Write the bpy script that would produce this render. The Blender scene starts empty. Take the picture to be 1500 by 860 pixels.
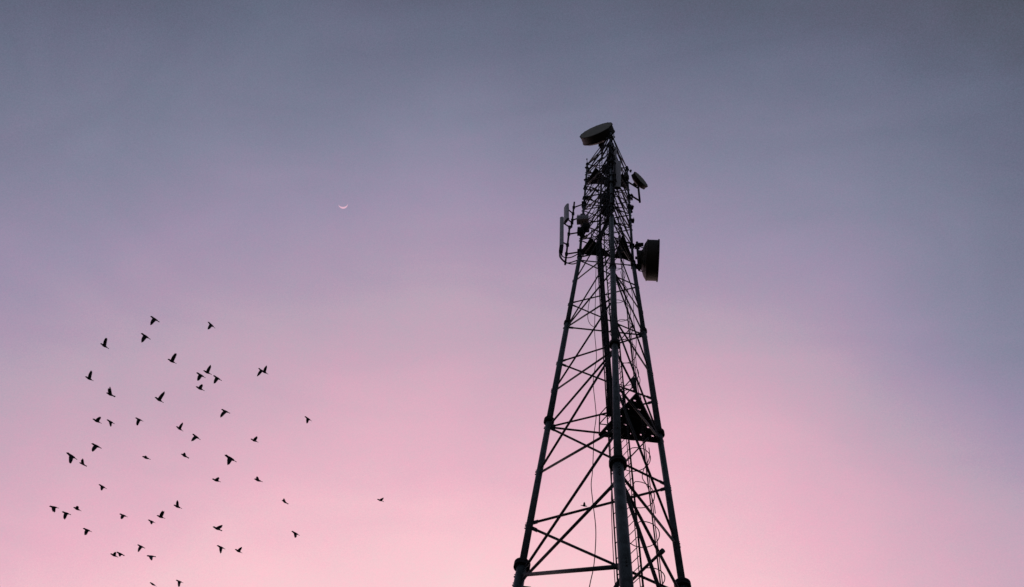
import bpy, bmesh, math, random
from math import radians, sin, cos, pi
from mathutils import Vector, Matrix, Quaternion

scene = bpy.context.scene
COL = scene.collection
random.seed(11)
EYE = 1.6                                  # camera height above the ground

# ------------------------------------------------------------------ camera
cam_data = bpy.data.cameras.new("camera")
cam = bpy.data.objects.new("camera", cam_data)
COL.objects.link(cam)
PITCH, ROLL, YAW = 1.10888, 0.24179, -0.2646     # looking steeply up, phone held a little askew
FW = Vector((sin(YAW) * cos(PITCH), cos(YAW) * cos(PITCH), sin(PITCH)))
R0 = Vector((cos(YAW), -sin(YAW), 0.0))
U0 = R0.cross(FW)
RR = R0 * cos(ROLL) + U0 * sin(ROLL)
UU = -R0 * sin(ROLL) + U0 * cos(ROLL)
M = Matrix((RR, UU, -FW)).transposed().to_4x4()
M.translation = Vector((0, 0, EYE))
cam.matrix_world = M
FOCAL = 1195.65743                          # in pixels of a 1500 wide photograph
cam_data.sensor_width = 36.0
cam_data.lens = FOCAL / 1500 * 36.0
cam_data.clip_start = 0.1
cam_data.clip_end = 6000
scene.camera = cam

# ------------------------------------------------------------------ sky
world = bpy.data.worlds.new("World")
scene.world = world
world.use_nodes = True
nt = world.node_tree
nt.nodes.clear()
def N(tree, kind, **kw):
    n = tree.nodes.new(kind)
    for k, v in kw.items():
        setattr(n, k, v)
    return n
def srgb(r, g, b):
    f = lambda c: (c / 255 / 12.92) if c / 255 <= 0.04045 else ((c / 255 + 0.055) / 1.055) ** 2.4
    return (f(r), f(g), f(b), 1.0)
tc = N(nt, 'ShaderNodeTexCoord')
def dot(vec):
    n = N(nt, 'ShaderNodeVectorMath', operation='DOT_PRODUCT')
    nt.links.new(tc.outputs['Generated'], n.inputs[0])
    n.inputs[1].default_value = vec
    return n.outputs['Value']
def mth(op, a, b):
    n = N(nt, 'ShaderNodeMath', operation=op)
    for i, v in enumerate((a, b)):
        if isinstance(v, (int, float)):
            n.inputs[i].default_value = v
        else:
            nt.links.new(v, n.inputs[i])
    return n.outputs[0]
# afterglow: brightness of the dusk sky as a smooth function of elevation (E), of the
# direction of the set sun (F) and across it (A)
F_ = dot((-0.26152, 0.96520, 0.0)); A_ = dot((0.96520, 0.26152, 0.0)); E_ = dot((0, 0, 1))
terms = [(-0.282, E_), (-0.085, A_), (0.333, F_), (-0.562, mth('MULTIPLY', A_, A_)), (-0.363, mth('MULTIPLY', E_, E_)),
         (0.182, mth('MULTIPLY', A_, E_)), (0.376, mth('MULTIPLY', E_, F_)), (0.186, mth('MULTIPLY', A_, F_))]
s = 0.942
for c, t in terms:
    s = mth('ADD', s, mth('MULTIPLY', t, c))
# a pinker lobe of lit haze right of the tower, a bluer gap further right
def lobe(vec, amp, k):
    global s
    v = Vector(vec).normalized()
    s = mth('ADD', s, mth('MULTIPLY', mth('EXPONENT', mth('MULTIPLY', mth('SUBTRACT', dot(v), 1.0), k), 0.0), amp))
lobe((0.1236, 0.5743, 0.8092), 0.060, 55)
lobe((0.4277, 0.4307, 0.7947), -0.075, 95)
lobe((0.3478, 0.2426, 0.9056), 0.017, 90)
# thin uneven haze in the afterglow; the finest scale imitates image grain
for scl, amp in ((2.3, 0.11), (5.5, 0.035), (820.0, 0.085)):
    nz = N(nt, 'ShaderNodeTexNoise')
    nz.inputs['Scale'].default_value = scl
    nz.inputs['Detail'].default_value = 3.0
    nz.inputs['Distortion'].default_value = 0.3
    nt.links.new(tc.outputs['Generated'], nz.inputs['Vector'])
    s = mth('ADD', s, mth('MULTIPLY', mth('SUBTRACT', nz.outputs[0], 0.5), amp))
# faint streaks of high thin cloud, drawn out along the horizon
mp_ = N(nt, 'ShaderNodeMapping')
mp_.inputs['Rotation'].default_value = (0.35, 0.5, 0.3)
mp_.inputs['Scale'].default_value = (1.6, 7.0, 9.0)
nt.links.new(tc.outputs['Generated'], mp_.inputs['Vector'])
nz = N(nt, 'ShaderNodeTexNoise')
nz.inputs['Scale'].default_value = 1.5
nz.inputs['Detail'].default_value = 6.0
nz.inputs['Distortion'].default_value = 0.9
nt.links.new(mp_.outputs[0], nz.inputs['Vector'])
s = mth('ADD', s, mth('MULTIPLY', mth('SUBTRACT', nz.outputs[0], 0.5), 0.06))
ramp = N(nt, 'ShaderNodeValToRGB')
stops = [(0.28, (70, 75, 88)), (0.33, (82, 86, 101)), (0.39, (98, 103, 124)), (0.42, (106, 111, 133)), (0.52, (132, 132, 156)),
         (0.61, (156, 144, 171)), (0.68, (173, 154, 178)), (0.725, (186, 163, 183)), (0.79, (204, 168, 188)),
         (0.90, (231, 181, 198)), (0.975, (248, 199, 208)), (1.1, (254, 218, 218))]
# the ramp runs 0..1 over s = 0.2 .. 1.2
el = ramp.color_ramp.elements
while len(el) < len(stops):
    el.new(0.5)
for e, (p, c) in zip(el, stops):
    e.position = p - 0.2
    e.color = srgb(*c)
nt.links.new(mth('SUBTRACT', s, 0.2), ramp.inputs[0])
bg = N(nt, 'ShaderNodeBackground')
bg.inputs['Strength'].default_value = 1.0
wo = N(nt, 'ShaderNodeOutputWorld')
# slight unevenness of hue (bluer and pinker patches)
sep = N(nt, 'ShaderNodeSeparateColor'); comb = N(nt, 'ShaderNodeCombineColor')
nt.links.new(ramp.outputs[0], sep.inputs[0])
hue = 0.0
for scl, amp in ((9.0, 0.10), (70.0, 0.10), (420.0, 0.13)):
    nz = N(nt, 'ShaderNodeTexNoise')
    nz.inputs['Scale'].default_value = scl
    nz.inputs['Detail'].default_value = 2.0
    nt.links.new(tc.outputs['Generated'], nz.inputs['Vector'])
    hue = mth('ADD', hue, mth('MULTIPLY', mth('SUBTRACT', nz.outputs[0], 0.5), amp))
nt.links.new(mth('MULTIPLY', sep.outputs[0], mth('ADD', hue, 1.0)), comb.inputs[0])
nt.links.new(mth('MULTIPLY', sep.outputs[1], mth('SUBTRACT', 1.0, mth('MULTIPLY', hue, 0.5))), comb.inputs[1])
nt.links.new(sep.outputs[2], comb.inputs[2])
nt.links.new(comb.outputs[0], bg.inputs['Color'])
nt.links.new(bg.outputs[0], wo.inputs['Surface'])

# faint directional afterglow from where the sun has gone down, far side of the tower
sun_data = bpy.data.lights.new("sun", 'SUN')
sun_data.energy = 0.03
sun_data.angle = radians(25)
sun_data.color = (1.0, 0.72, 0.66)
sun = bpy.data.objects.new("sun", sun_data)
COL.objects.link(sun)
sun.rotation_euler = Vector((0.26152, -0.96520, -0.06)).to_track_quat('-Z', 'Y').to_euler()

vs = scene.view_settings
scene.display_settings.display_device = 'sRGB'
vs.view_transform = 'Standard'
vs.look = 'None'
vs.exposure = 0.0
vs.gamma = 1.0

# ------------------------------------------------------------------ materials
def material(name, base, rough=0.6, metal=0.0, var=0.25, scale=14.0, spec=0.4, bump=0.0):
    m = bpy.data.materials.new(name)
    m.use_nodes = True
    t = m.node_tree
    p = t.nodes['Principled BSDF']
    co = N(t, 'ShaderNodeTexCoord')
    nz = N(t, 'ShaderNodeTexNoise')
    nz.inputs['Scale'].default_value = scale
    nz.inputs['Detail'].default_value = 5.0
    t.links.new(co.outputs['Object'], nz.inputs['Vector'])
    cr = N(t, 'ShaderNodeValToRGB')
    cr.color_ramp.elements[0].position = 0.32
    cr.color_ramp.elements[1].position = 0.68
    cr.color_ramp.elements[0].color = (*[c * (1 - var) for c in base], 1)
    cr.color_ramp.elements[1].color = (*[min(1, c * (1 + var)) for c in base], 1)
    t.links.new(nz.outputs[0], cr.inputs[0])
    t.links.new(cr.outputs[0], p.inputs['Base Color'])
    p.inputs['Roughness'].default_value = rough
    p.inputs['Metallic'].default_value = metal
    p.inputs['Specular IOR Level'].default_value = spec
    if bump:
        b = N(t, 'ShaderNodeBump')
        b.inputs['Strength'].default_value = bump
        b.inputs['Distance'].default_value = 0.01
        t.links.new(nz.outputs[0], b.inputs['Height'])
        t.links.new(b.outputs[0], p.inputs['Normal'])
    return m
STEEL = material("galvanised_steel", (0.066, 0.088, 0.088), 0.55, 0.0, 0.45, 6.0, 0.3, 0.25)
BRACE = material("weathered_brace_steel", (0.060, 0.068, 0.066), 0.65, 0.0, 0.25, 11.0, 0.2)
DARK = material("dark_weathered_steel", (0.028, 0.030, 0.029), 0.7, 0.0, 0.3, 7.0, 0.15)
DECKM = material("deck_steel", (0.03, 0.03, 0.03), 0.7, 0.0, 0.3, 20.0, 0.15)
SHROUD = material("drum_shroud_paint", (0.040, 0.040, 0.026), 0.6, 0.0, 0.12, 4.0, 0.25)
RADOME = material("radome_fabric", (0.30, 0.31, 0.24), 0.8, 0.0, 0.08, 3.0, 0.2)
PANEL = material("panel_plastic", (0.46, 0.48, 0.46), 0.55, 0.0, 0.06, 3.0, 0.3)
RUBBER = material("black_cable_rubber", (0.012, 0.012, 0.013), 0.6, 0.0, 0.3, 30.0, 0.2)
FEATHER = material("dark_feathers", (0.022, 0.026, 0.032), 0.7, 0.0, 0.35, 18.0, 0.25)
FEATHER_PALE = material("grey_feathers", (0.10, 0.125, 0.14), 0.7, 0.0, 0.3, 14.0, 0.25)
CONCRETE = material("concrete", (0.32, 0.31, 0.29), 0.9, 0.0, 0.2, 5.0, 0.2, 0.4)
EARTH = material("dry_earth", (0.07, 0.06, 0.048), 0.95, 0.0, 0.35, 0.6, 0.1, 0.6)

# ------------------------------------------------------------------ mesh helpers
def frame(d):
    d = d.normalized()
    a = Vector((0, 0, 1)) if abs(d.z) < 0.95 else Vector((1, 0, 0))
    x = a.cross(d).normalized()
    return x, d.cross(x).normalized(), d
def tube(bm, p0, p1, r0, r1=None, n=12, cap=True):
    p0, p1 = Vector(p0), Vector(p1)
    r1 = r0 if r1 is None else r1
    x, y, _ = frame(p1 - p0)
    ra, rb = [], []
    for i in range(n):
        a = 2 * pi * i / n
        o = x * cos(a) + y * sin(a)
        ra.append(bm.verts.new(p0 + o * r0)); rb.append(bm.verts.new(p1 + o * r1))
    for i in range(n):
        j = (i + 1) % n
        bm.faces.new((ra[i], ra[j], rb[j], rb[i])).smooth = True
    if cap:
        bm.faces.new(ra[::-1]); bm.faces.new(rb)
def path(bm, pts, r, n=6, closed=False):
    pts = [Vector(p) for p in pts]
    rings = []
    L = len(pts)
    for i, p in enumerate(pts):
        a = pts[(i - 1) % L] if (closed or i > 0) else p
        b = pts[(i + 1) % L] if (closed or i < L - 1) else p
        x, y, _ = frame(b - a)
        if rings:                                     # keep the ring from twisting
            px = rings[-1][1]
            d = (b - a).normalized()
            x = (px - d * px.dot(d)).normalized(); y = d.cross(x)
        rings.append(([bm.verts.new(p + (x * cos(2 * pi * k / n) + y * sin(2 * pi * k / n)) * r) for k in range(n)], x))
    for i in range(L if closed else L - 1):
        A, B = rings[i][0], rings[(i + 1) % L][0]
        for k in range(n):
            bm.faces.new((A[k], A[(k + 1) % n], B[(k + 1) % n], B[k])).smooth = True
    if not closed:
        bm.faces.new(rings[0][0][::-1]); bm.faces.new(rings[-1][0])
def box(bm, c, ax, ay, az, sx, sy, sz):
    c = Vector(c); ax, ay, az = (Vector(v).normalized() for v in (ax, ay, az))
    v = [bm.verts.new(c + ax * (sx / 2 * i) + ay * (sy / 2 * j) + az * (sz / 2 * k))
         for i in (-1, 1) for j in (-1, 1) for k in (-1, 1)]
    for f in ((0, 1, 3, 2), (4, 6, 7, 5), (0, 4, 5, 1), (2, 3, 7, 6), (0, 2, 6, 4), (1, 5, 7, 3)):
        bm.faces.new([v[i] for i in f])
def lathe(bm, base, axis, prof, n=48):
    """prof = [(distance along axis, radius)]; radius 0 closes an end."""
    base = Vector(base); x, y, d = frame(Vector(axis))
    prev = None
    for h, r in prof:
        if r <= 1e-6:
            ring = [bm.verts.new(base + d * h)]
        else:
            ring = [bm.verts.new(base + d * h + (x * cos(2 * pi * k / n) + y * sin(2 * pi * k / n)) * r) for k in range(n)]
        if prev:
            for k in range(n):
                j = (k + 1) % n
                if len(ring) == 1 and len(prev) > 1: f = bm.faces.new((prev[k], prev[j], ring[0]))
                elif len(prev) == 1 and len(ring) > 1: f = bm.faces.new((prev[0], ring[j], ring[k]))
                else: f = bm.faces.new((prev[k], prev[j], ring[j], ring[k]))
        prev = ring
def obj(name, bm, mat, parent=None, bevel=0.0, smooth_angle=None):
    me = bpy.data.meshes.new(name)
    bmesh.ops.recalc_face_normals(bm, faces=bm.faces[:])
    if bevel:
        bmesh.ops.bevel(bm, geom=bm.edges[:], offset=bevel, segments=2, affect='EDGES', profile=0.6)
    origin = Vector((0, 0, 0))
    if parent is None and len(bm.verts):
        lo = Vector([min(v.co[i] for v in bm.verts) for i in range(3)])
        hi = Vector([max(v.co[i] for v in bm.verts) for i in range(3)])
        origin = Vector(((lo.x + hi.x) / 2, (lo.y + hi.y) / 2, lo.z))
    elif parent is not None:
        origin = WORLD_AT[parent.name]
    for v in bm.verts:
        v.co -= origin
    bm.to_mesh(me); bm.free()
    me.materials.append(mat)
    o = bpy.data.objects.new(name, me)
    COL.objects.link(o)
    if parent is not None:
        o.parent = parent
        WORLD_AT[o.name] = origin
    else:
        o.location = origin
        WORLD_AT[o.name] = origin
    return o
WORLD_AT = {}
def tag(o, label, cat, group=None):
    o['label'] = label; o['category'] = cat
    if group: o['group'] = group
    return o
def thing(name, loc, label, cat, group=None):
    o = bpy.data.objects.new(name, None)
    o.empty_display_size = 0.3
    COL.objects.link(o)
    o.location = loc
    WORLD_AT[o.name] = Vector(loc)
    return tag(o, label, cat, group)
def sight(x, y, z):
    """Where the line of sight through a pixel of the survey photograph reaches height z."""
    d = FW + RR * ((x - 750) / FOCAL) + UU * ((430 - y) / FOCAL)
    return Vector((0, 0, EYE)) + d * ((z - EYE) / d.z)

# ------------------------------------------------------------------ ground
bm = bmesh.new()
nseg, rad = 64, [0, 6, 20, 60, 200, 800, 3000]
prev = None
for r in rad:
    ring = [bm.verts.new((0, 13, 0))] if r == 0 else [bm.verts.new((r * cos(2 * pi * k / nseg), 13 + r * sin(2 * pi * k / nseg), 0)) for k in range(nseg)]
    if prev:
        for k in range(nseg):
            j = (k + 1) % nseg
            bm.faces.new((prev[0], ring[k], ring[j]) if len(prev) == 1 else (prev[k], ring[k], ring[j], prev[j]))
    prev = ring
g = obj("ground", bm, EARTH)
g['kind'] = 'structure'

# ------------------------------------------------------------------ tower geometry
DIST = 13.436275
C0 = Vector((0, DIST, 0))
TH = 0.10674
LV = {'C': 14.7392 + EYE, 'B': 20.6368 + EYE, 'A': 26.80567 + EYE, 'Z': 32.73919 + EYE, 'T': 46.62891 + EYE}
LV['D'] = LV['C'] - 6.0
LV['G'] = LV['D'] - 6.0
BASE = 0.42                                     # top of the plinths
RC, RZ = 2.2089774, 1.3359285
def rad_at(z):
    return RC + (RZ - RC) * (z - LV['C']) / 18.0 if z < LV['Z'] else RZ
AZ = {'M': TH - pi / 2, 'L': TH - pi / 2 - 2 * pi / 3, 'R': TH - pi / 2 + 2 * pi / 3}
def node(leg, z):
    r = rad_at(z)
    lean = .026 * max(0.0, LV['C'] - z) if leg == 'M' else 0.0     # the near leg's lower lengths lean a little
    return C0 + Vector((r * cos(AZ[leg]) + lean, r * sin(AZ[leg]), z))
LEGR = [('G0', BASE, LV['G'], 0.148), ('DG', LV['G'], LV['D'], 0.142), ('CD', LV['D'], LV['C'], 0.124), ('BC', LV['C'], LV['B'], 0.090),
        ('AB', LV['B'], LV['A'], 0.098), ('ZA', LV['A'], LV['Z'], 0.088), ('S1', LV['Z'], (LV['Z'] + LV['T']) / 2, 0.060), ('S2', (LV['Z'] + LV['T']) / 2, LV['T'], 0.052)]
def leg_r(z):
    for _, a, b, r in LEGR:
        if a <= z < b: return r
    return LEGR[-1][3]
tower = thing("radio_tower", (C0.x, C0.y, 0), "tall dark three-legged steel lattice tower carrying dishes and antennas", "tower")

FLANGE = {'G': .215, 'D': .21, 'C': .200, 'B': .160, 'A': .130, 'Z': .115}
node_marks = {'L': [], 'M': [], 'R': []}
braces = []                                      # (kind, p0, p1, radius)
FACES = [('L', 'M'), ('L', 'R'), ('M', 'R')]
def attach(la, za, lb, zb):
    a, b = node(la, za), node(lb, zb)
    d = (b - a).normalized()
    node_marks[la].append((za, d)); node_marks[lb].append((zb, -d))
    return a + d * (leg_r(za) + .01), b - d * (leg_r(zb) + .01)
def diag(la, za, lb, zb, r):
    p, q = attach(la, za, lb, zb); braces.append(('diagonal_brace', p, q, r))
def horiz(la, lb, z, r):
    p, q = attach(la, z, lb, z); braces.append(('horizontal_brace', p, q, r))
def zigzag(ztop, zbot, npan, starts, r, fr=None):
    h = ztop - zbot
    fr = fr or [.05 + i / npan for i in range(npan + 1)]
    for (a, b) in FACES:
        cur = starts[(a, b)]
        oth = b if cur == a else a
        for i in range(npan):
            z0 = ztop - fr[i] * h; z1 = ztop - fr[i + 1] * h
            diag(cur, z0 - (.06 if i else 0), oth, z1 + (.06 if i < npan - 1 else 0), r)
            cur, oth = oth, cur
odd = {('L', 'M'): 'M', ('L', 'R'): 'L', ('M', 'R'): 'R'}
even = {('L', 'M'): 'L', ('L', 'R'): 'R', ('M', 'R'): 'M'}
zigzag(LV['Z'], LV['A'], 3, odd, .027, [.05, .385, .735, 1.05])
zigzag(LV['A'], LV['B'], 3, even, .030, [.05, .45, .72, 1.05])
zigzag(LV['B'], LV['C'], 3, odd, .034, [.05, .405, .765, 1.05])
zigzag(LV['C'], LV['D'], 2, even, .044)
zigzag(LV['D'], LV['G'], 2, even, .046)
zigzag(LV['G'], BASE + .25, 1, even, .046)
zigzag(LV['T'] + .35, LV['Z'] + .3, 7, even, .034, [.02 + i / 7 for i in range(8)])
zigzag(LV['T'] + .35, LV['Z'] + .3, 7, odd, .028, [.02 + i / 7 for i in range(8)])
for k, r in (('G', .045), ('D', .045), ('C', .036), ('B', .032), ('A', .029), ('Z', .027)):
    for (a, b) in FACES:
        horiz(a, b, LV[k] - ({'LR': .70, 'LM': .56, 'MR': .48}[a + b] if k == 'C' else .30), r)
ztop = LV['T']
for i, z in enumerate((ztop - .06, ztop - 1.5, ztop - 4.6, ztop - 7.0, ztop - 9.3, ztop - 11.6)):
    for (a, b) in FACES:
        horiz(a, b, z, .026)

# legs: round pipe in flanged sections with gusset plates where the braces meet
for lg in 'LMR':
    bm = bmesh.new()
    for _, a, b, r in LEGR:
        tube(bm, node(lg, a), node(lg, b), r, r, 28)
    pa = node(lg, ztop); tube(bm, pa, pa + Vector((0, 0, .10)), .09, .09, 20)
    for z, d in node_marks[lg]:
        p = node(lg, z); r = leg_r(z)
        up = Vector((0, 0, 1)); sd = d.cross(up).normalized()
        box(bm, p + d * (r + .07 * (r / .1)), d, up, sd, .16 * (r / .1) ** .7, .15 * (r / .1) ** .7, .012)
        # bolts left proud on the far side of the node
        outw = (p - C0); outw.z = 0; outw.normalize()
        tube(bm, p + outw * (r - .01), p + outw * (r + .045), .018, .018, 8)
        if r > .08:
            q = p + outw * (r - .01) + up * .07
            tube(bm, q, q + outw * .05, .012, .012, 8)
    leg = obj("leg", bm, STEEL, tower)
    for k, r in FLANGE.items():
        bm = bmesh.new()
        c = node(lg, LV[k]); ax = (node(lg, LV[k] + .4) - node(lg, LV[k] - .4)).normalized()
        if k == 'Z': ax = Vector((0, 0, 1))
        lathe(bm, c, ax, [(-.075, 0), (-.075, r * .97), (-.07, r), (-.012, r), (-.010, r * .94), (.010, r * .94), (.012, r), (.07, r), (.075, r * .97), (.075, 0)], 36)
        x, y, _ = frame(ax)
        lr = leg_r(LV[k] + .05); nb = 10
        for i in range(nb):
            a = 2 * pi * i / nb
            q = c + (x * cos(a) + y * sin(a)) * (lr + r) * .52
            tube(bm, q - ax * .105, q + ax * .105, .014, .014, 6)
        obj("flange", bm, DARK, leg)
    if True:
        bm = bmesh.new()
        zf = (LV['Z'] + LV['T']) / 2
        c = node(lg, zf)
        lathe(bm, c, (0, 0, 1), [(-.05, 0), (-.05, .10), (.05, .10), (.05, 0)], 28)
        obj("flange", bm, DARK, leg)
    bm = bmesh.new()
    p = node(lg, 0)
    lathe(bm, (p.x, p.y, .004), (0, 0, 1), [(0, 0), (0, .55), (.34, .50), (.36, .48), (.36, 0)], 32)
    lathe(bm, (p.x, p.y, .366), (0, 0, 1), [(0, 0), (0, .27), (.05, .27), (.05, 0)], 32)
    obj("foundation_plinth", bm, CONCRETE, tower)
for kind, p, q, r in braces:
    bm = bmesh.new()
    d = (q - p).normalized()
    tube(bm, p + d * .10, q - d * .10, r, r, 14)
    tube(bm, p, p + d * .10, r * .55, r, 10); tube(bm, q - d * .10, q, r, r * .55, 10)
    obj(kind, bm, BRACE, tower)

# ------------------------------------------------------------------ ladder with cage, leaning along with the right leg
an = AZ['R']; LN = Vector((cos(an), sin(an), 0)); LT = Vector((-LN.y, LN.x, 0))
def lpt(z, d, t):
    return C0 + Vector((0, 0, z)) + LN * (rad_at(z) - d) + LT * t
zl0, zl1 = 0.3, ztop - 1.4
knots = [zl0, LV['Z'], zl1]
bm = bmesh.new()
for t in (.05, -.30):
    path(bm, [lpt(z, 1.5, t) for z in knots], .024, 8)
z = zl0 + .2
while z < zl1:
    tube(bm, lpt(z, 1.5, .05), lpt(z, 1.5, -.30), .011, None, 6)
    z += .30
ladder = obj("ladder", bm, DARK, tower)
hoops = []
z = 2.9
while z < LV['Z'] + 4.5:
    hoops.append(z); z += 1.42
for z in hoops:
    pts = []
    jx, jy, jt = random.uniform(-.03, .03), random.uniform(-.03, .03), random.uniform(-.10, .10)
    for k in range(25):
        a = radians(-138 + 276 * k / 24)
        pts.append(lpt(z + jt * cos(a), 1.5 - .30 - (.40 + jx) * cos(a), -.125 + (.40 + jy) * sin(a)))
    pts = [lpt(z, 1.5, -.30)] + pts + [lpt(z, 1.5, .05)]
    bm = bmesh.new(); path(bm, pts, .0125, 6)
    obj("cage_hoop", bm, DARK, ladder)
for a in (-75, 0, 75):
    bm = bmesh.new()
    a = radians(a)
    kk = [hoops[0], LV['Z'], hoops[-1]]
    path(bm, [lpt(zz, 1.5 - .30 - .385 * cos(a), -.125 + .385 * sin(a)) for zz in kk], .0125 if a else .02, 6)
    obj("cage_strap", bm, DARK, ladder)
# stand-off bars that brace the ladder across the tower
for zz in (LV['C'] - .72, LV['D'] - .7, LV['B'] - 2.6, LV['A'] - 2.7, LV['Z'] - 2.6):
    bm = bmesh.new()
    p = lpt(zz, 1.5, .06); q = lpt(zz, 1.5, -.98)
    big = zz < LV['C']
    tube(bm, p, q, .034 if big else .018, None, 10)
    d = (q - p).normalized()
    tube(bm, q - d * .04, q + d * .10, .055 if big else .03, None, 12)
    obj("ladder_strut", bm, BRACE, tower)

# ------------------------------------------------------------------ cable tray and feeders beside the ladder
bm = bmesh.new()
for t in (.06, .30):
    path(bm, [lpt(zz, 1.72, t) for zz in (zl0, LV['Z'], zl1)], .022, 6)
z = zl0
while z < zl1:
    tube(bm, lpt(z, 1.72, .06), lpt(z, 1.72, .30), .012, None, 6); z += .5
tray = obj("cable_tray", bm, DARK, tower)
cab = []
for i in range(8):
    cab.append((.07 + .03 * i, 1.685 - .012 * (i % 2), 15.0 + 2.6 * ((i * 5) % 8) if False else (zl0 if i < 2 else LV['B'] - .1)))
for i, (t, d, zlow) in enumerate(cab):
    bm = bmesh.new()
    zz = zlow; pts = []
    top = [zl1 - 1, 44.5, 38.2, 36.4, 43.0, 37.4, 36.0, 35.2][i]
    while zz < top:
        w = .006 * sin(zz * 1.7 + i)
        pts.append(lpt(zz, d + w, t + .008 * sin(zz * 1.1 + 2 * i)))
        zz += .8
    path(bm, pts, .016 + .003 * (i % 3), 7)
    obj("feeder_cable", bm, RUBBER, tray)
# heavier bundle on the tray above the first platform
bm = bmesh.new()
for j in range(5):
    zz = LV['B'] - .2; pts = []
    while zz < LV['Z'] + 1.0:
        pts.append(lpt(zz, 1.645 + .012 * sin(zz * 1.3 + j), .075 + .058 * j + .012 * sin(zz * .9 + j * 2))); zz += .7
    path(bm, pts, .031, 8)
obj("cable_bundle", bm, RUBBER, tray)

# feeders leave the tray at the upper platform and climb beside the near leg to the top
for j in range(9):
    zz = LV['Z'] + .8 + .12 * j; pts = [lpt(zz - .9, 1.66, .1 + .03 * j)]
    top = (ztop - .7, 42.0, ztop - .3, 45.2, ztop - 1.4, 43.6, ztop - .5, 40.5, 46.4)[j]
    off = LT * (.34 - .07 * j) + Vector((0, .10 + .05 * (j % 3), 0))
    while zz < top:
        q = node('M', zz) + off + LT * .012 * sin(zz * 1.4 + j) + LN * .012 * cos(zz * 1.9 + j)
        pts.append(q); zz += .7
    bm = bmesh.new(); path(bm, pts, .026, 8)
    obj("feeder_cable", bm, RUBBER, tray)
for zz in (LV['Z'] + 2.6, LV['Z'] + 4.9, LV['Z'] + 7.4, LV['Z'] + 9.9, LV['Z'] + 12.4):
    bm = bmesh.new()
    c = node('M', zz) + LT * .06 + Vector((0, .15, 0))
    box(bm, c, LT, LN, (0, 0, 1), .86, .05, .07)
    obj("cable_clamp", bm, DARK, tray)

# ------------------------------------------------------------------ platforms (perforated decks in the corners of the tower)
def deck(corner, z, fa, fb, other, name="work_platform", rail=True, hole=True):
    """Triangular deck in one corner of the tower; fa, fb are how far it runs along the two faces."""
    a, b = other
    P = node(corner, z); QA = P.lerp(node(a, z), fa); QB = P.lerp(node(b, z), fb)
    n = 27
    rnd_ = random.Random(4)
    bm = bmesh.new()
    grid = {}
    for i in range(n + 1):
        for j in range(n + 1 - i):
            grid[i, j] = bm.verts.new(P + (QA - P) * (i / n) + (QB - P) * (j / n))
    cells = []
    for i in range(n):
        for j in range(n - i):
            if i + j < n - 1:
                f = bm.faces.new((grid[i, j], grid[i + 1, j], grid[i + 1, j + 1], grid[i, j + 1]))
                if hole and i % 5 == 2 and j % 5 == 2 and rnd_.random() < .8: cells.append(f)
            else:
                bm.faces.new((grid[i, j], grid[i + 1, j], grid[i, j + 1]))
    if cells:
        r = bmesh.ops.inset_individual(bm, faces=cells, thickness=(QA - P).length / n * .36, depth=0)
        bmesh.ops.delete(bm, geom=cells, context='FACES')
    ext = bmesh.ops.extrude_face_region(bm, geom=bm.faces[:])
    for v in ext['geom']:
        if isinstance(v, bmesh.types.BMVert): v.co.z += .03
    o = obj(name, bm, DECKM, tower)
    # edge angles under the deck
    bm = bmesh.new()
    for p, q in ((P, QA), (P, QB), (QA, QB)):
        d = (q - p).normalized()
        dn = Vector((0, 0, -.036))
        box(bm, (p + q) / 2 + dn, d, Vector((0, 0, 1)).cross(d), (0, 0, 1), (q - p).length, .06, .06)
    for k in (1, 2):                                   # joists
        p = P.lerp(QA, k / 3); q = p + (QB - P) * (1 - k / 3)
        d = (q - p).normalized()
        box(bm, (p + q) / 2 - Vector((0, 0, .055)), d, Vector((0, 0, 1)).cross(d), (0, 0, 1), (q - p).length, .05, .09)
    obj("edge_beam", bm, DARK, o)
    if rail:
        bm = bmesh.new()
        H = 1.05
        for p, q in ((QA, QB),) + (((P, QA),) if rail == 2 else ()):
            k = 3 if p == QA else 2
            for i in range(k + 1):
                c = p.lerp(q, i / k)
                tube(bm, c, c + Vector((0, 0, H)), .020, None, 8)
            for h in (H, H * .52):
                tube(bm, p + Vector((0, 0, h)), q + Vector((0, 0, h)), .018, None, 8)
        obj("guard_rail", bm, DARK, o)
    return o
deck('R', LV['B'] - .38, .54, .54, ('L', 'M'), rail=2)
deck('L', LV['Z'] + .50, .58, .36, ('R', 'M'), rail=True, hole=False)
deck('R', LV['Z'] + .42, .34, .50, ('L', 'M'), rail=True, hole=False)
deck('M', LV['Z'] + .46, .20, .24, ('L', 'R'), rail=False, hole=False)
deck('L', 43.25 + EYE, .60, .42, ('R', 'M'), rail=False, hole=False)
deck('R', 43.25 + EYE, .30, .34, ('L', 'M'), rail=False, hole=False)

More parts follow.
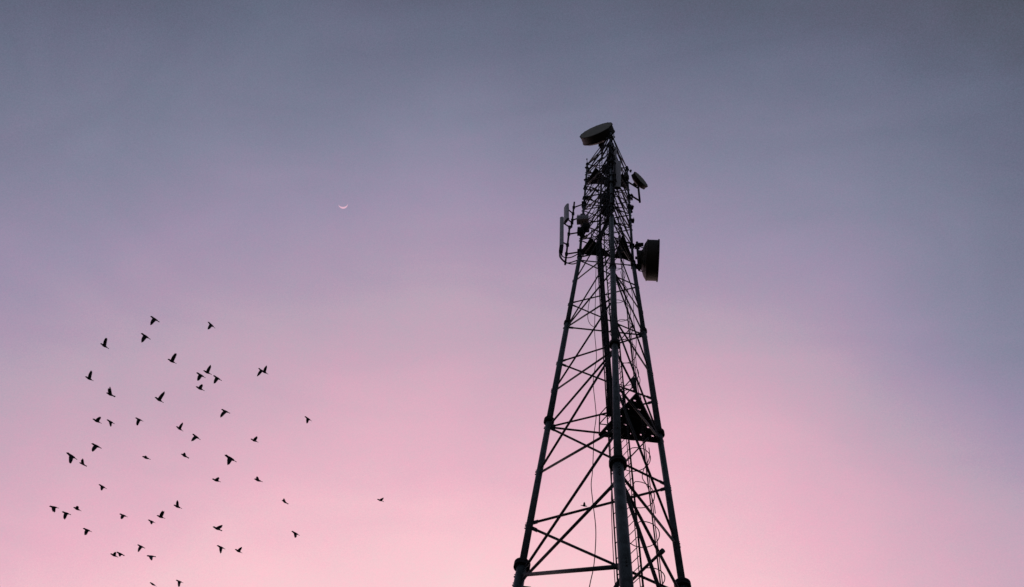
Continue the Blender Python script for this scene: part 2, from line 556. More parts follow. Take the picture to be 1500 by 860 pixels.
# ------------------------------------------------------------------ microwave drums
def hdir(deg):
    return Vector((cos(radians(deg)), sin(radians(deg)), 0))
def drum(face, az, R, depth, cone, hubr, label, group="microwave drum antennas on the tower", tilt=0.0):
    """Shrouded dish: face = centre of the radome, az = heading it looks along."""
    n = (hdir(az) - Vector((0, 0, tilt))).normalized(); face = Vector(face)
    t = thing("drum_antenna", face - n * (depth + cone), label, "antenna", group)
    bm = bmesh.new()
    lathe(bm, face, -n, [(.006, R * .985), (-.004, R * 1.0), (.0, R * 1.025), (.05, R * 1.025), (.055, R), (depth - .05, R), (depth - .045, R * 1.02), (depth, R * 1.02),
                         (depth + .01, R * .97), (depth + cone * .45, R * .80), (depth + cone * .8, R * .52), (depth + cone, hubr), (depth + cone + .12, hubr), (depth + cone + .12, 0)], 64)
    sh = obj("shroud", bm, SHROUD, t)
    for f in sh.data.polygons: f.use_smooth = False
    bm = bmesh.new()
    lathe(bm, face, n, [(-.002, R * .982), (.012, R * .93), (.02, R * .6), (.024, 0)], 64)
    obj("radome", bm, RADOME, t)
    # clips round the rim
    bm = bmesh.new()
    x, y, _ = frame(n)
    for k in range(16):
        a = 2 * pi * k / 16
        o = x * cos(a) + y * sin(a)
        box(bm, face - n * .03 + o * R * 1.03, n, o, n.cross(o), .075, .02, .05)
    obj("rim_clip", bm, DARK, t)
    return t, n, face - n * (depth + cone + .1)

# top drum
f = sight(872.9, 190.6, 47.4 + EYE)
t, n, hub = drum(f, 249, .985, .50, .26, .16, "large round drum dish tilted on the very top of the tower")
bm = bmesh.new()
pipe_xy = hub - n * .18
tube(bm, pipe_xy + Vector((0, 0, -2.6)), pipe_xy + Vector((0, 0, .75)), .057, None, 14)
obj("mount_pipe", bm, DARK, t)
bm = bmesh.new()
for dz in (-.3, .3):
    box(bm, (hub + pipe_xy) / 2 + Vector((0, 0, dz)), n, n.cross(Vector((0, 0, 1))), (0, 0, 1), .34, .26, .08)
box(bm, hub - n * .02, n, n.cross(Vector((0, 0, 1))), (0, 0, 1), .06, .34, .75)
obj("mount_bracket", bm, DARK, t)
for lg, za, dz in (('L', -.1, -1.3), ('M', -.1, -1.2), ('M', -1.5, -2.2), ('L', -1.5, -2.3)):
    bm = bmesh.new()
    tube(bm, node(lg, ztop + za), pipe_xy + Vector((0, 0, dz)), .038, None, 10)
    obj("mount_arm", bm, DARK, t)
bm = bmesh.new()                                   # steadying strut to the rim
x, y, _ = frame(n)
tube(bm, f - n * .45 + n.cross(Vector((0, 0, 1))) * -.80, node('L', ztop - .1), .02, None, 8)
obj("stay_rod", bm, DARK, t)

# small drum on outrigger at the right leg
zl, zu = 41.9 + EYE, 44.0 + EYE
pl = sight(937.0, 294, zl); pu = sight(935.4, 276.6, zu)
pxy = (pl + pu) / 2; pl = Vector((pxy.x, pxy.y, zl)); pu = Vector((pxy.x, pxy.y, zu))
f = sight(939.2, 262.6, 45.1 + EYE)
t, n, hub = drum(f, 317, .545, .25, .14, .09, "small drum dish on an outrigger at the tower's upper right side")
bm = bmesh.new()
tube(bm, pl - Vector((0, 0, .18)), Vector((pxy.x, pxy.y, 45.5 + EYE)), .057, None, 14)
obj("mount_pipe", bm, DARK, t)
for z_, q_ in ((zl, pl), (zu, pu)):
    bm = bmesh.new()
    tube(bm, node('R', z_), q_, .05, None, 10)
    obj("mount_arm", bm, DARK, t)
bm = bmesh.new()
q = Vector((pxy.x, pxy.y, f.z))
box(bm, (q + hub) / 2, (hub - q) if (hub - q).length > .05 else n, n.cross(Vector((0, 0, 1))) if True else n, (0, 0, 1), (hub - q).length + .1, .2, .3)
obj("mount_bracket", bm, DARK, t)

# big drum on the right
f = sight(964.8, 381.8, 33.0 + EYE)
t, n, hub = drum(f, 1, .895, .52, .24, .42, "largest deep black drum dish on the tower's right, seen edge on", tilt=.062)
rp = node('R', 33.0 + EYE)
pv = Vector((rp.x + .24, rp.y + .02, 0))
bm = bmesh.new()
tube(bm, pv + Vector((0, 0, 32.0 + EYE)), pv + Vector((0, 0, 35.1 + EYE)), .057, None, 14)
obj("mount_pipe", bm, DARK, t)
for z in (32.35, 34.6):
    bm = bmesh.new()
    tube(bm, node('R', z + EYE), pv + Vector((0, 0, z + EYE)), .05, None, 10)
    box(bm, pv + Vector((0, 0, z + EYE)), (1, 0, 0), (0, 1, 0), (0, 0, 1), .22, .22, .10)
    box(bm, node('R', z + EYE), (1, 0, 0), (0, 1, 0), (0, 0, 1), .22, .22, .10)
    obj("mount_arm", bm, DARK, t)
bm = bmesh.new()
hp = Vector((pv.x, pv.y, hub.z))
box(bm, (hp + hub) / 2 + Vector((.02, 0, 0)), (1, 0, 0), (0, 1, 0), (0, 0, 1), max(.1, (hub - hp).length), .42, .62)
box(bm, hp + Vector((.03, .16, .62)), (1, 0, 0), (0, 1, 0), (0, 0, 1), .30, .10, .10)
box(bm, hp + Vector((.10, -.30, 1.05)), (1, 0, 0), (0, 1, 0), (0, 0, 1), .30, .12, .16)
tube(bm, hp + Vector((.02, -.25, 1.0)), f - n * .60 + Vector((0, -.3, .62)), .022, None, 8)
tube(bm, hp + Vector((.02, .2, -.7)), f - n * .60 + Vector((0, .3, -.6)), .022, None, 8)
obj("mount_bracket", bm, DARK, t)

# ------------------------------------------------------------------ sector panel antennas
def panel(b, tpx, zb, h, w, th, az, label, pole=None):
    """b, tpx: where bottom and top show in the photograph; zb: height of the bottom; h: rise."""
    pb = sight(b[0], b[1], zb); ptp = sight(tpx[0], tpx[1], zb + h)
    up = (ptp - pb).normalized()
    n = hdir(az); n = (n - up * n.dot(up)).normalized(); sd = up.cross(n)
    t = thing("panel_antenna", pb, label, "antenna", "sector panel antennas on the tower")
    bm = bmesh.new()
    L = (ptp - pb).length
    prof = []
    for k in range(13):                              # rounded front, flat back
        a = pi * k / 12
        prof.append((-cos(a) * w / 2, (sin(a) ** .6) * th))
    prof += [(w / 2, -.02), (-w / 2, -.02)]
    lo = [bm.verts.new(pb + sd * x + n * (y * .7)) for x, y in prof]; hi = [bm.verts.new(ptp + sd * x + n * (y * .7)) for x, y in prof]
    for i in range(len(prof)):
        j = (i + 1) % len(prof); bm.faces.new((lo[i], lo[j], hi[j], hi[i]))
    bm.faces.new(lo[::-1]); bm.faces.new(hi)
    obj("radome", bm, PANEL, t)
    bm = bmesh.new()                                  # end plate with the connectors below it
    box(bm, pb - up * .02, sd, n, up, w * .96, th * .8, .04)
    for k in range(4):
        c = pb + sd * (w * (-.33 + .22 * k)) + n * th * .2
        tube(bm, c, c - up * .16, .022, None, 8)
    obj("connector", bm, DARK, t)
    if pole is not None:
        px, z0, z1 = pole
        bm = bmesh.new()
        tube(bm, (px.x, px.y, z0), (px.x, px.y, z1), .045, None, 14)
        obj("mount_pipe", bm, DARK, t)
        for fr in (.16, .86):
            bm = bmesh.new()
            c = pb.lerp(ptp, fr) - n * .02
            q = Vector((px.x, px.y, c.z))
            if (q - c).length > .04:
                tube(bm, c, q, .035, None, 8)
            box(bm, q, (1, 0, 0), (0, 1, 0), (0, 0, 1), .14, .14, .11)
            box(bm, c - n * .04, sd, n, up, .16, .07, .13)
            obj("tilt_bracket", bm, DARK, t)
    return t, pb, ptp
FACE_LM = math.degrees(TH) - 150
def arms(t, lg, px, zs, r=.036):
    for z in zs:
        bm = bmesh.new()
        p = node(lg, z); q = Vector((px.x, px.y, z))
        tube(bm, p, q, r, None, 10)
        box(bm, p, (1, 0, 0), (0, 1, 0), (0, 0, 1), .24, .24, .16)
        box(bm, q, (1, 0, 0), (0, 1, 0), (0, 0, 1), .13, .13, .12)
        obj("mount_arm", bm, DARK, t)
p1 = sight(839.2, 315, 38.6 + EYE)
t, _, _ = panel((830, 323.5), (830, 302.3), 37.2 + EYE, 1.85, .36, .12, FACE_LM, "short wide panel antenna, upper one beside the tower's left leg", (p1, 36.9 + EYE, 40.5 + EYE))
arms(t, 'L', p1, (39.7 + EYE, 37.85 + EYE))
p2 = sight(831.3, 359, 34.4 + EYE)
t, pb, ptp = panel((822.6, 360.5), (823, 319.5), 33.9 + EYE, 3.2, .185, .11, -98, "long narrow panel antenna standing outermost on the tower's left", (p2, 32.2 + EYE, 36.7 + EYE))
arms(t, 'L', p2, (35.75 + EYE, 33.35 + EYE))
bm = bmesh.new()
box(bm, pb + Vector((0, 0, -.38)), (1, 0, 0), (0, 1, 0), (0, 0, 1), .17, .13, .62)
obj("cable_boot", bm, RUBBER, t)
def loop(pts):
    """smooth curve through points"""
    P = [Vector(p) for p in pts]; out = []
    for i in range(len(P) - 1):
        a, b, c, d = P[max(i - 1, 0)], P[i], P[i + 1], P[min(i + 2, len(P) - 1)]
        for k in range(8):
            s = k / 8
            out.append(.5 * ((2 * b) + (c - a) * s + (2 * a - 5 * b + 4 * c - d) * s * s + (3 * b - a - 3 * c + d) * s ** 3))
    out.append(P[-1]); return out
for pts in (((819.8, 370, 33.0), (819.9, 376, 32.7), (823.5, 381, 32.5), (829.5, 385.3, 32.4), (838, 384, 32.4), (847.5, 380.5, 32.5)),
            ((822.5, 370, 33.0), (824, 375.5, 32.8), (830, 377.6, 32.7), (838, 376.5, 32.9), (847.5, 371.5, 33.3)),
            ((821.3, 370, 33.0), (822.0, 377, 32.7), (826, 382, 32.5), (833, 386, 32.4), (841, 386.5, 32.3), (848, 383, 32.5))):
    bm = bmesh.new()
    path(bm, loop([sight(x, y, z + EYE) for x, y, z in pts]), .025, 8)
    obj("jumper_cable", bm, RUBBER, t)

p6 = node('M', 40) + hdir(-40) * .22
t, _, _ = panel((903.4, 275.5), (904.3, 237.5), 37.6 + EYE, 2.75, .38, .13, -86, "tall light grey panel antenna at the front of the tower top", (p6, 36.6 + EYE, 41.4 + EYE))
arms(t, 'M', p6, (37.3 + EYE, 40.6 + EYE), .03)
p7 = node('M', 44) + hdir(-110) * .16
t, _, _ = panel((899.2, 241), (899.8, 217), 41.5 + EYE, 2.0, .28, .11, -95, "shorter grey panel antenna just under the top drum dish", (p7, 41.2 + EYE, 44.6 + EYE))
arms(t, 'M', p7, (41.8 + EYE, 43.2 + EYE), .03)

# ------------------------------------------------------------------ radio units and cabinets
def unit(c, az, w, d, h, label, mat=DARK, lid=None, strut=None):
    c = Vector(c); n = hdir(az); sd = Vector((0, 0, 1)).cross(n)
    t = thing("radio_unit", c - Vector((0, 0, h / 2)), label, "radio unit", "radio units mounted on the tower")
    bm = bmesh.new()
    box(bm, c, sd, n, (0, 0, 1), w, d * .7, h)
    obj("housing", bm, mat, t, bevel=.018)
    bm = bmesh.new()
    for k in range(9):
        box(bm, c + sd * (w * (-.42 + .105 * k)) + n * d * .42, sd, n, (0, 0, 1), .012, d * .16, h * .92)
    obj("cooling_fin", bm, mat, t)
    bm = bmesh.new()
    for k in range(3):
        q = c + sd * (w * (-.25 + .25 * k)) - Vector((0, 0, h / 2 - .005))
        tube(bm, q, q - Vector((0, 0, .12)), .02, None, 8)
    obj("connector", bm, RUBBER, t)
    if strut is not None:
        for dz in (-h * .3, h * .3):
            bm = bmesh.new()
            q = Vector((strut.x, strut.y, c.z + dz))
            tube(bm, c + Vector((0, 0, dz)), q, .03, None, 8)
            obj("mount_arm", bm, DARK, t)
    return t
lm = FACE_LM
cc = sight(853.6, 322, 36.5 + EYE)
unit(cc, -93, .56, .42, .52, "wide grey radio unit clamped round the tower's left leg", PANEL, strut=node('L', 36.5 + EYE))
unit(sight(850.5, 339, 35.0 + EYE), -93, .30, .30, .60, "black radio unit hanging under the wide grey unit, nearer the panels", DARK, strut=node('L', 35 + EYE))
unit(sight(858.5, 334, 35.5 + EYE), -93, .30, .34, .60, "black radio unit hanging under the wide grey unit, nearer the ladder", DARK, strut=node('L', 35.5 + EYE))
unit(sight(885.5, 293, 37.6 + EYE), -60, .34, .36, .75, "black radio unit in the crowded middle, highest of the stack left of the front leg", DARK, strut=node('M', 37.6 + EYE))
unit(sight(886.5, 309, 36.0 + EYE), -60, .34, .36, .75, "black radio unit in the crowded middle, lowest of the stack left of the front leg", DARK, strut=node('M', 36.0 + EYE))
unit(sight(890.5, 268, 39.6 + EYE), -70, .36, .32, .80, "black radio unit behind the tall light grey front panel", DARK, strut=node('M', 39.6 + EYE))
unit(sight(917.3, 259, 44.0 + EYE), -30, .26, .24, .75, "dark radio unit beside the right leg, left of the small drum dish", SHROUD, strut=node('R', 44.0 + EYE))
unit(sight(914.5, 270, 43.2 + EYE), -30, .40, .32, .55, "dark radio unit low on the right of the top platform", DARK, strut=node('R', 43.2 + EYE))
unit(sight(887, 248, 42.2 + EYE), -80, .34, .30, .95, "black radio unit just left of the front leg near the top", DARK, strut=node('M', 42.2 + EYE))

# short cross pipe with two clamps near the left leg, clamps on the right leg, lightning rod
bm = bmesh.new()
q0 = sight(863.2, 290.5, 40.2 + EYE); q1 = sight(872.2, 278.3, 40.2 + EYE)
tube(bm, q0, q1, .035, None, 10)
d = (q1 - q0).normalized(); u = Vector((0, 0, 1)); sd = d.cross(u)
for q in (q0, q1):
    for s_ in (-1, 1):
        box(bm, q + sd * .10 * s_, d, sd, u, .07, .18, .16)
tube(bm, q0, node('L', 40.2 + EYE), .02, None, 8)
obj("mounting_pipe", bm, DARK, tower)
for z in (39.8, 37.9):
    bm = bmesh.new()
    p = node('R', z + EYE)
    box(bm, p + hdir(10) * .06, hdir(10), hdir(100), (0, 0, 1), .26, .16, .22)
    tube(bm, p + hdir(10) * .16 + Vector((0, 0, .05)), p + hdir(10) * .18 + Vector((0, 0, .45)), .018, None, 6)
    obj("pipe_clamp", bm, DARK, tower)
bm = bmesh.new()
p = node('L', ztop + .1)
tube(bm, p, p + Vector((-.05, 0, .95)), .018, .014, 8); tube(bm, p + Vector((-.05, 0, .9)), p + Vector((-.05, 0, 1.02)), .04, None, 8)
obj("lightning_rod", bm, DARK, tower)

# junction box on the lower platform's rail, odd clamps and stub brackets on the upper legs
bm = bmesh.new()
c = sight(928, 561, LV['B'] + .18)
box(bm, c, LT, LN, (0, 0, 1), .10, .09, .50)
box(bm, c + Vector((0, 0, -.34)), LT, LN, (0, 0, 1), .03, .03, .22)
obj("junction_box", bm, DARK, tower)
rn = random.Random(21)
for k in range(26):
    lg = 'LMRM'[k % 4]; z = LV['Z'] + .6 + 13.0 * rn.random()
    p = node(lg, z); a = rn.uniform(-70, 70) if lg == 'L' else rn.uniform(-40, 80) if lg == 'R' else rn.uniform(0, 360); L = rn.uniform(.08, .26)
    bm = bmesh.new()
    box(bm, p, hdir(a), hdir(a + 90), (0, 0, 1), .20, .18, .09)
    q = p + hdir(a) * (.06 + L)
    tube(bm, p, q, .022, None, 8)
    if k % 2:
        tube(bm, q - Vector((0, 0, .12)), q + Vector((0, 0, rn.uniform(.15, .5))), .024, None, 8)
    else:
        box(bm, q, hdir(a), hdir(a + 90), (0, 0, 1), .09, .13, .16)
    obj("pipe_clamp", bm, DARK, tower)
# jumper leads drooping between the feeders and the radio units
for k in range(22):
    z = LV['Z'] + 1.0 + 11.5 * rn.random()
    a = node('M', z) + LT * rn.uniform(-.1, .45) + LN * rn.uniform(-.1, .2)
    lg = 'LRL'[k % 3]
    f = rn.uniform(.25, .9)
    b = a.lerp(node(lg, z + rn.uniform(-.3, .5)), f)
    m = (a + b) / 2 - Vector((0, 0, rn.uniform(.25, .7))) + Vector((rn.uniform(-.15, .15), rn.uniform(-.15, .15), 0))
    bm = bmesh.new()
    path(bm, loop([a, a.lerp(m, .5) - Vector((0, 0, .12)), m, b.lerp(m, .45) - Vector((0, 0, .10)), b]), .014, 6)
    obj("jumper_cable", bm, RUBBER, tower)

# ------------------------------------------------------------------ loose cables hanging in the tower
def sight_y(x, y, Y):
    d = FW + RR * ((x - 750) / FOCAL) + UU * ((430 - y) / FOCAL)
    return Vector((0, 0, EYE)) + d * (Y / d.y)
def hang(pts, Y, r, label):
    bm = bmesh.new()
    path(bm, loop([sight_y(x, y, Y) for x, y in pts]), r, 7)
    tag(obj("hanging_cable", bm, RUBBER), label, "cable", "loose cables hanging in the tower")
hang([(873.5, 372), (873, 395), (872, 445), (871, 484), (873, 510), (873.4, 528), (869, 558), (872, 593), (873.2, 611), (870, 637), (869, 667), (867.8, 692), (866, 711), (868.7, 738), (872.8, 778), (870.2, 826), (863.5, 860), (858, 905), (860, 960)],
     DIST - .35, .011, "thin wavy cable hanging loose between the left and front legs")
hang([(893, 640), (896, 690), (895.5, 740), (897.5, 795), (900.5, 848), (905, 900), (903, 960)], DIST - .2, .010, "thin straight cable hanging close along the front leg's left side")
hang([(868.5, 430), (863, 443), (861, 464), (864, 474), (869.2, 478.5), (874, 479)], DIST - .1, .011, "short loop of cable bulging out left of the cable tray")
hang([(950.5, 656), (951.5, 668), (948.5, 678), (943, 688), (941, 700), (948, 712), (957, 735), (960, 752)], DIST + .5, .012, "curly cable dropping from the underside of the lower platform")

hang([(909, 398), (912, 412), (917.5, 450), (921, 485), (925.5, 525), (928.5, 553)], DIST + .25, .012, "thin cable slanting down inside the right leg toward the lower platform's tip")
hang([(923, 414), (927.5, 440), (928.5, 470), (932, 497), (931, 520), (934, 545), (937.5, 556), (936, 566)], DIST + .45, .011, "wavy cable hanging just inside the right leg above the lower platform")

# ------------------------------------------------------------------ crescent moon (far off, lit from below)
mp = (RR * ((502.6 - 750) / FOCAL) + UU * ((430 - 299.2) / FOCAL) + FW).normalized()
MD = 4200.0
MR = MD * 6.4 / FOCAL
mx = RR - mp * RR.dot(mp); mx.normalize()
mx = (mx * cos(radians(-3)) + mp.cross(mx) * sin(radians(-3))).normalized()
my = mx.cross(mp).normalized()
if my.dot(UU) < 0: my = -my
bm = bmesh.new()
nl, nw = 40, 8
rows = []
for sh in (1.0, .965):
    for j in range(nw + 1):
        w = radians(-2) + (radians(54)) * j / nw              # from the limb to the terminator
        row = []
        for i in range(nl + 1):
            p = pi * i / nl
            v = mx * cos(p) + (-my * cos(w) - mp * sin(w)) * sin(p)
            row.append(bm.verts.new(v * MR * sh))
        rows.append(row)
def strip(A, B):
    for i in range(nl):
        bm.faces.new((A[i], A[i + 1], B[i + 1], B[i]))
for j in range(nw):
    strip(rows[j], rows[j + 1]); strip(rows[nw + 1 + j], rows[nw + 2 + j])
strip(rows[0], rows[nw + 1]); strip(rows[nw], rows[2 * nw + 1])
bmesh.ops.remove_doubles(bm, verts=bm.verts[:], dist=.001)
bmesh.ops.translate(bm, verts=bm.verts[:], vec=mp * MD + Vector((0, 0, EYE)))
MOON = bpy.data.materials.new("moonlight"); MOON.use_nodes = True
t_ = MOON.node_tree; t_.nodes.clear()
em = N(t_, 'ShaderNodeEmission'); out = N(t_, 'ShaderNodeOutputMaterial')
nz = N(t_, 'ShaderNodeTexNoise'); nz.inputs['Scale'].default_value = .12
co = N(t_, 'ShaderNodeTexCoord'); t_.links.new(co.outputs['Object'], nz.inputs['Vector'])
cr = N(t_, 'ShaderNodeValToRGB')
cr.color_ramp.elements[0].color = srgb(214, 170, 192); cr.color_ramp.elements[1].color = srgb(236, 192, 210)
t_.links.new(nz.outputs[0], cr.inputs[0]); t_.links.new(cr.outputs[0], em.inputs['Color']); t_.links.new(em.outputs[0], out.inputs['Surface'])
tag(obj("moon", bm, MOON), "thin pale crescent moon lying on its back, high in the sky left of the tower", "moon")

# ------------------------------------------------------------------ birds
def bird_mesh(flap, ext, sweep, seed):
    """One flying bird, head along +X: body, tail and both wings grown into a single skin."""
    rnd = random.Random(seed)
    bm = bmesh.new()
    prof = [(.196, .0, .006), (.178, .003, .012), (.164, .007, .024), (.142, .010, .031), (.115, .006, .029), (.075, -.002, .036), (.03, -.006, .043), (-.02, -.004, .041),
            (-.07, .0, .031), (-.11, .002, .024)]
    rings = []
    for x, z, r in prof:
        rings.append([bm.verts.new((x, cos(2 * pi * k / 14) * r, z + sin(2 * pi * k / 14) * r)) for k in range(14)])
    for A, B in zip(rings, rings[1:]):
        for k in range(14):
            bm.faces.new((A[k], A[(k + 1) % 14], B[(k + 1) % 14], B[k]))
    bm.faces.new(rings[0][::-1]); bm.faces.new(rings[-1])
    spread = .034 + rnd.random() * .020              # tail fan
    tl = [(-.09, .020), (-.14, spread * .75), (-.192, spread), (-.200, 0)]
    up = [bm.verts.new((x, y, .008)) for x, y in tl] + [bm.verts.new((x, -y, .008)) for x, y in tl[:3][::-1]]
    dn = [bm.verts.new((v.co.x, v.co.y, -.010)) for v in up]
    m = len(up)
    bm.faces.new(up); bm.faces.new(dn[::-1])
    for i in range(m):
        j = (i + 1) % m; bm.faces.new((up[i], dn[i], dn[j], up[j]))
    a = radians(flap)
    tipv = Vector((.02 + sweep, cos(a), sin(a)))
    span = .34 * ext
    for sgn in (1, -1):
        sec = []
        for k in range(8):
            s = k / 7
            bend = 0.03 * sin(pi * s) * (1 if a <= 0 else -.6)
            wrist = .012 * sin(pi * min(1, s * 1.15)) ** 1.3 * (1.25 - .4 * ext)
            c = Vector((.012 * (1 - s) + tipv.x * s + wrist, sgn * (.012 + span * cos(a) * s), span * sin(a) * s + bend * cos(a)))
            ch = (.136 + .02 * (1 - ext)) * (1 - .16 * s) * max(.0, 1 - s ** 3.2) ** .6 + .014
            th = .020 * (1 - .55 * s)
            nrm = Vector((0, -sgn * sin(a), cos(a)))
            sec.append([bm.verts.new(c + Vector((ch * fx, 0, 0)) + nrm * (th * fz)) for fx, fz in ((.46, 0), (.2, .5), (-.2, .42), (-.54, .12), (-.54, -.12), (-.2, -.30), (.2, -.38))])
        for A, B in zip(sec, sec[1:]):
            for i in range(7):
                bm.faces.new((A[i], A[(i + 1) % 7], B[(i + 1) % 7], B[i]))
        bm.faces.new(sec[0][::-1]); bm.faces.new(sec[-1])
    bmesh.ops.recalc_face_normals(bm, faces=bm.faces[:])
    raw = bpy.data.meshes.new("bird_raw"); bm.to_mesh(raw); bm.free()
    tmp = bpy.data.objects.new("bird_raw", raw); COL.objects.link(tmp)
    md = tmp.modifiers.new("skin", 'REMESH'); md.mode = 'VOXEL'; md.voxel_size = .0062; md.use_smooth_shade = True
    sm = tmp.modifiers.new("soft", 'SMOOTH'); sm.iterations = 1; sm.factor = .5
    dg = bpy.context.evaluated_depsgraph_get(); dg.update()
    me = bpy.data.meshes.new_from_object(tmp.evaluated_get(dg))
    bpy.data.objects.remove(tmp); bpy.data.meshes.remove(raw)
    me.name = "bird"
    me.materials.clear(); me.materials.append(FEATHER)
    return me
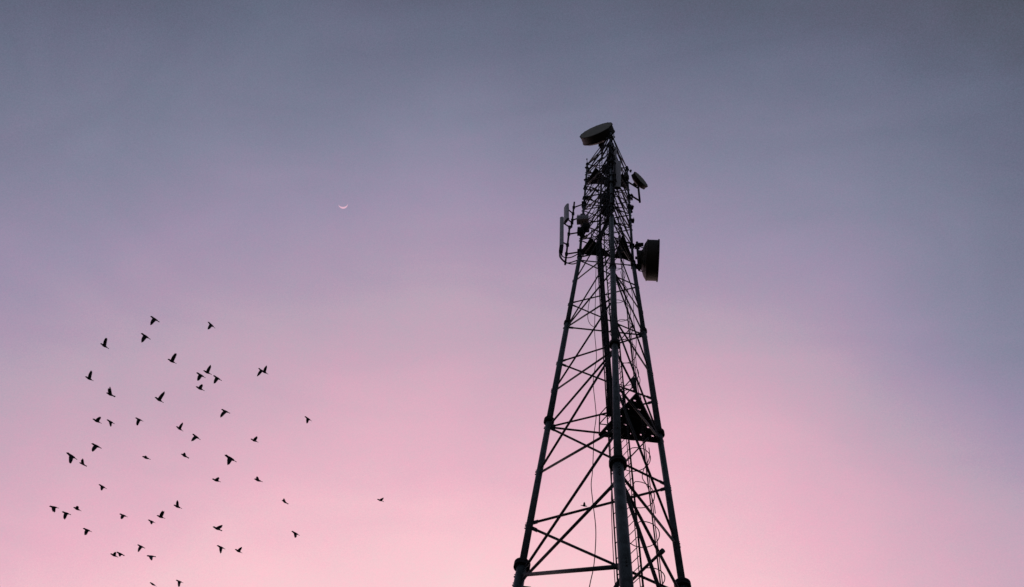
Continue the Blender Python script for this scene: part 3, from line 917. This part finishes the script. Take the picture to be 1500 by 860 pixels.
# place in the air, heading, bank, flap, wing spread, wing sweep, label
BIRDS = [
    (-17.72,14.08,28.45,219,-37,-73,0.80,-0.02, 'bird with lowered wing at the very top of the flock, just above another'),
    (-17.20,13.96,26.83,219,-39,-71,0.76,-0.03, 'bird with lowered wing directly below the topmost bird of the flock'),
    (-21.46,16.29,30.14,218,-56,76,0.96,0.11, "bird with raised wing high on the flock's left, left of the top pair"),
    (-18.33,16.79,29.78,212,-52,72,1.10,0.01, 'bird with raised wing below the top pair, right of the middle of the upper flock'),
    (-22.84,18.11,30.39,213,-44,78,0.99,0.09, 'bird with upright wing at the far left of the upper flock'),
    (-21.18,18.18,29.25,208,-83,79,0.88,0.13, 'bird with wing tilted up and left, below the far left upright-winged bird'),
    (-18.07,17.47,27.86,219,-41,74,1.11,0.00, 'bird with slim raised wing, alone in the centre left of the flock'),
    (-17.14,15.91,31.43,229,-51,-46,0.93,-0.04, 'lone bird with lowered wing right of the topmost pair, level with them'),
    (-17.93,18.41,31.56,209,-39,79,1.02,0.01, 'bird with raised wing, topmost of the tight cluster of four'),
    (-16.04,16.29,27.90,215,-51,-71,0.73,-0.03, 'bird with lowered wing, leftmost of the tight cluster of four'),
    (-16.20,17.29,29.31,217,-58,-77,0.74,-0.03, 'bird with lowered wing, rightmost of the tight cluster of four'),
    (-17.46,18.22,29.92,210,-43,77,0.59,-0.01, 'bird with short stubby wings, lowest of the tight cluster of four'),
    (-16.84,20.04,34.47,224,-41,-63,1.02,-0.03, 'left bird of the overlapping pair, its wing pointing down'),
    (-16.16,19.46,33.39,215,-46,74,0.90,0.05, 'right bird of the overlapping pair, its wing pointing up'),
    (-16.25,19.02,29.42,208,-34,-76,0.90,0.05, 'bird with wing trailing down, below the tight cluster and by itself'),
    (-14.27,21.82,33.04,220,-50,-75,0.63,-0.09, 'bird with lowered wing at the right edge of the upper flock'),
    (-21.23,18.71,28.04,212,-45,76,0.62,-0.04, 'stubby bird with short raised wing, left of a close T-shaped bird'),
    (-23.10,20.97,31.21,214,-38,-69,0.56,-0.13, "T-shaped bird close beside the stubby bird on the flock's left"),
    (-21.97,21.13,31.67,208,-39,-74,0.83,-0.06, 'bird with wing hanging straight down, between the T-shaped bird and the centre'),
    (-19.16,17.71,25.03,211,-33,-78,0.69,-0.00, 'bird with broad lowered wing, above and right of the large left-edge bird'),
    (-17.62,15.80,21.92,221,-39,-49,0.80,-0.11, 'large bird with bent wings at the left edge, beside a small folded one'),
    (-26.50,24.69,32.71,216,98,-80,0.76,0.14, 'small bird with folded wings just right of the large left-edge bird'),
    (-21.00,22.12,30.07,203,-41,73,0.26,0.04, 'tiny sliver-like bird gliding with closed wings in the middle of the flock'),
    (-22.92,23.15,29.21,216,-39,-77,0.49,-0.06, 'bird with short lowered wing, alone below the small folded left-edge bird'),
    (-20.52,22.10,32.36,222,-45,52,1.13,0.04, 'bird with raised wing just above a broad-winged diving bird in mid flock'),
    (-17.07,19.47,28.16,224,-42,-57,0.83,0.02, 'bird with broad lowered wing below the raised-wing bird in mid flock'),
    (-17.15,23.08,32.90,207,-42,64,0.71,-0.05, 'stubby bird with short raised wing, alone right of mid flock'),
    (-19.21,22.09,30.25,214,-20,80,0.36,0.07, 'small folded bird right of the sliver-like glider'),
    (-11.14,14.49,20.34,217,-44,-47,0.75,-0.05, 'biggest bird of the flock, broad wings spread, right of the middle'),
    (-17.14,22.34,28.91,202,-42,79,0.46,-0.06, 'dark bird with half-folded wings just below the biggest bird'),
    (-15.50,22.72,29.47,202,-50,76,0.42,0.09, 'small bird with split folded wings, right of the half-folded bird'),
    (-17.26,28.53,34.86,217,-6,76,0.43,0.13, "tiny folded bird above the low lowered-wing bird at the flock's right"),
    (-22.49,21.38,25.73,190,-38,-76,0.56,-0.09, 'leftmost bird of the whole flock, wings drooping in a hook shape'),
    (-23.42,23.04,27.25,201,-31,-79,0.74,-0.06, 'bird with wing straight down, just right of the hook-shaped leftmost bird'),
    (-25.20,25.15,29.91,211,-41,56,0.46,0.04, 'small gliding bird above and right of the low left pair'),
    (-22.58,23.82,27.11,206,-43,-74,0.64,-0.04, 'bird with lowered wing by itself, below the low left pair'),
    (-22.38,24.84,29.25,204,-41,-73,0.53,0.00, 'small bird with short lowered wing, left of the fluttering raised-wing bird'),
    (-20.66,25.00,29.42,203,-44,63,0.92,-0.00, 'fluttering bird with raised wing and fanned tail, low in mid flock'),
    (-23.03,27.48,31.83,207,-41,-71,0.39,-0.07, 'small tucked bird just below and left of the fluttering bird'),
    (-22.50,27.33,29.90,210,-23,-76,0.79,-0.02, 'triangular bird with lowered wing above the pale-backed bird'),
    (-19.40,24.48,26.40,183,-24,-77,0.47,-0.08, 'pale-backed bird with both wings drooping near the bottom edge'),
    (-23.87,27.74,29.65,210,-29,69,0.49,0.00, 'left bird of the low pair flying wingtip to wingtip'),
    (-22.77,26.74,28.76,210,-14,-71,0.34,-0.05, 'right bird of the low pair flying wingtip to wingtip'),
    (-24.23,32.08,32.07,219,-38,20,0.39,0.04, 'thin dark gliding bird at the bottom edge of the picture, left one of two'),
    (-19.53,24.17,29.21,208,-37,76,0.73,0.12, 'bird with narrow upright wing above and right of the fluttering bird'),
    (-15.67,22.25,25.80,209,-17,76,0.58,-0.12, 'bird with swept-back wing above the two low birds side by side'),
    (-17.19,25.40,28.06,208,-36,-64,0.74,-0.11, 'bird with lowered wing, left of two low birds side by side'),
    (-17.84,27.83,30.38,214,-42,40,1.01,-0.05, 'bird with short raised wing, right of two low birds side by side'),
    (-13.64,24.57,28.23,214,-38,-59,0.55,-0.10, "bird with lowered wing alone at the flock's lower right"),
    (-21.98,30.83,31.16,204,-39,-73,0.74,-0.10, 'bird with drooping wing at the bottom edge, right one of two'),
    (-12.93,30.52,37.62,202,-32,61,0.58,-0.14, 'lone far bird, swept wings, well right of the flock and left of the tower'),
    (-1.40,33.54,41.32,11,24,74,0.67,-0.03, "small bird with raised wings seen between the tower's left and front legs"),
]
for k, (x, y, z, psi, phi, flap, ext, sw, label) in enumerate(BIRDS):
    psi, phi = radians(psi), radians(phi)
    X = Vector((cos(psi), sin(psi), 0)); Y0 = Vector((-X.y, X.x, 0)); Z0 = Vector((0, 0, 1))
    Y = Y0 * cos(phi) + Z0 * sin(phi); Z = Z0 * cos(phi) - Y0 * sin(phi)
    o = bpy.data.objects.new("bird", bird_mesh(flap, ext, sw, k))
    COL.objects.link(o)
    o.matrix_world = Matrix.Translation((x, y, z)) @ Matrix((X, Y, Z)).transposed().to_4x4() @ Matrix.Scale(1.06, 4)
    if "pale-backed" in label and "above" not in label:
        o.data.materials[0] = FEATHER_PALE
    tag(o, label, "bird", "birds flying in a loose flock" )
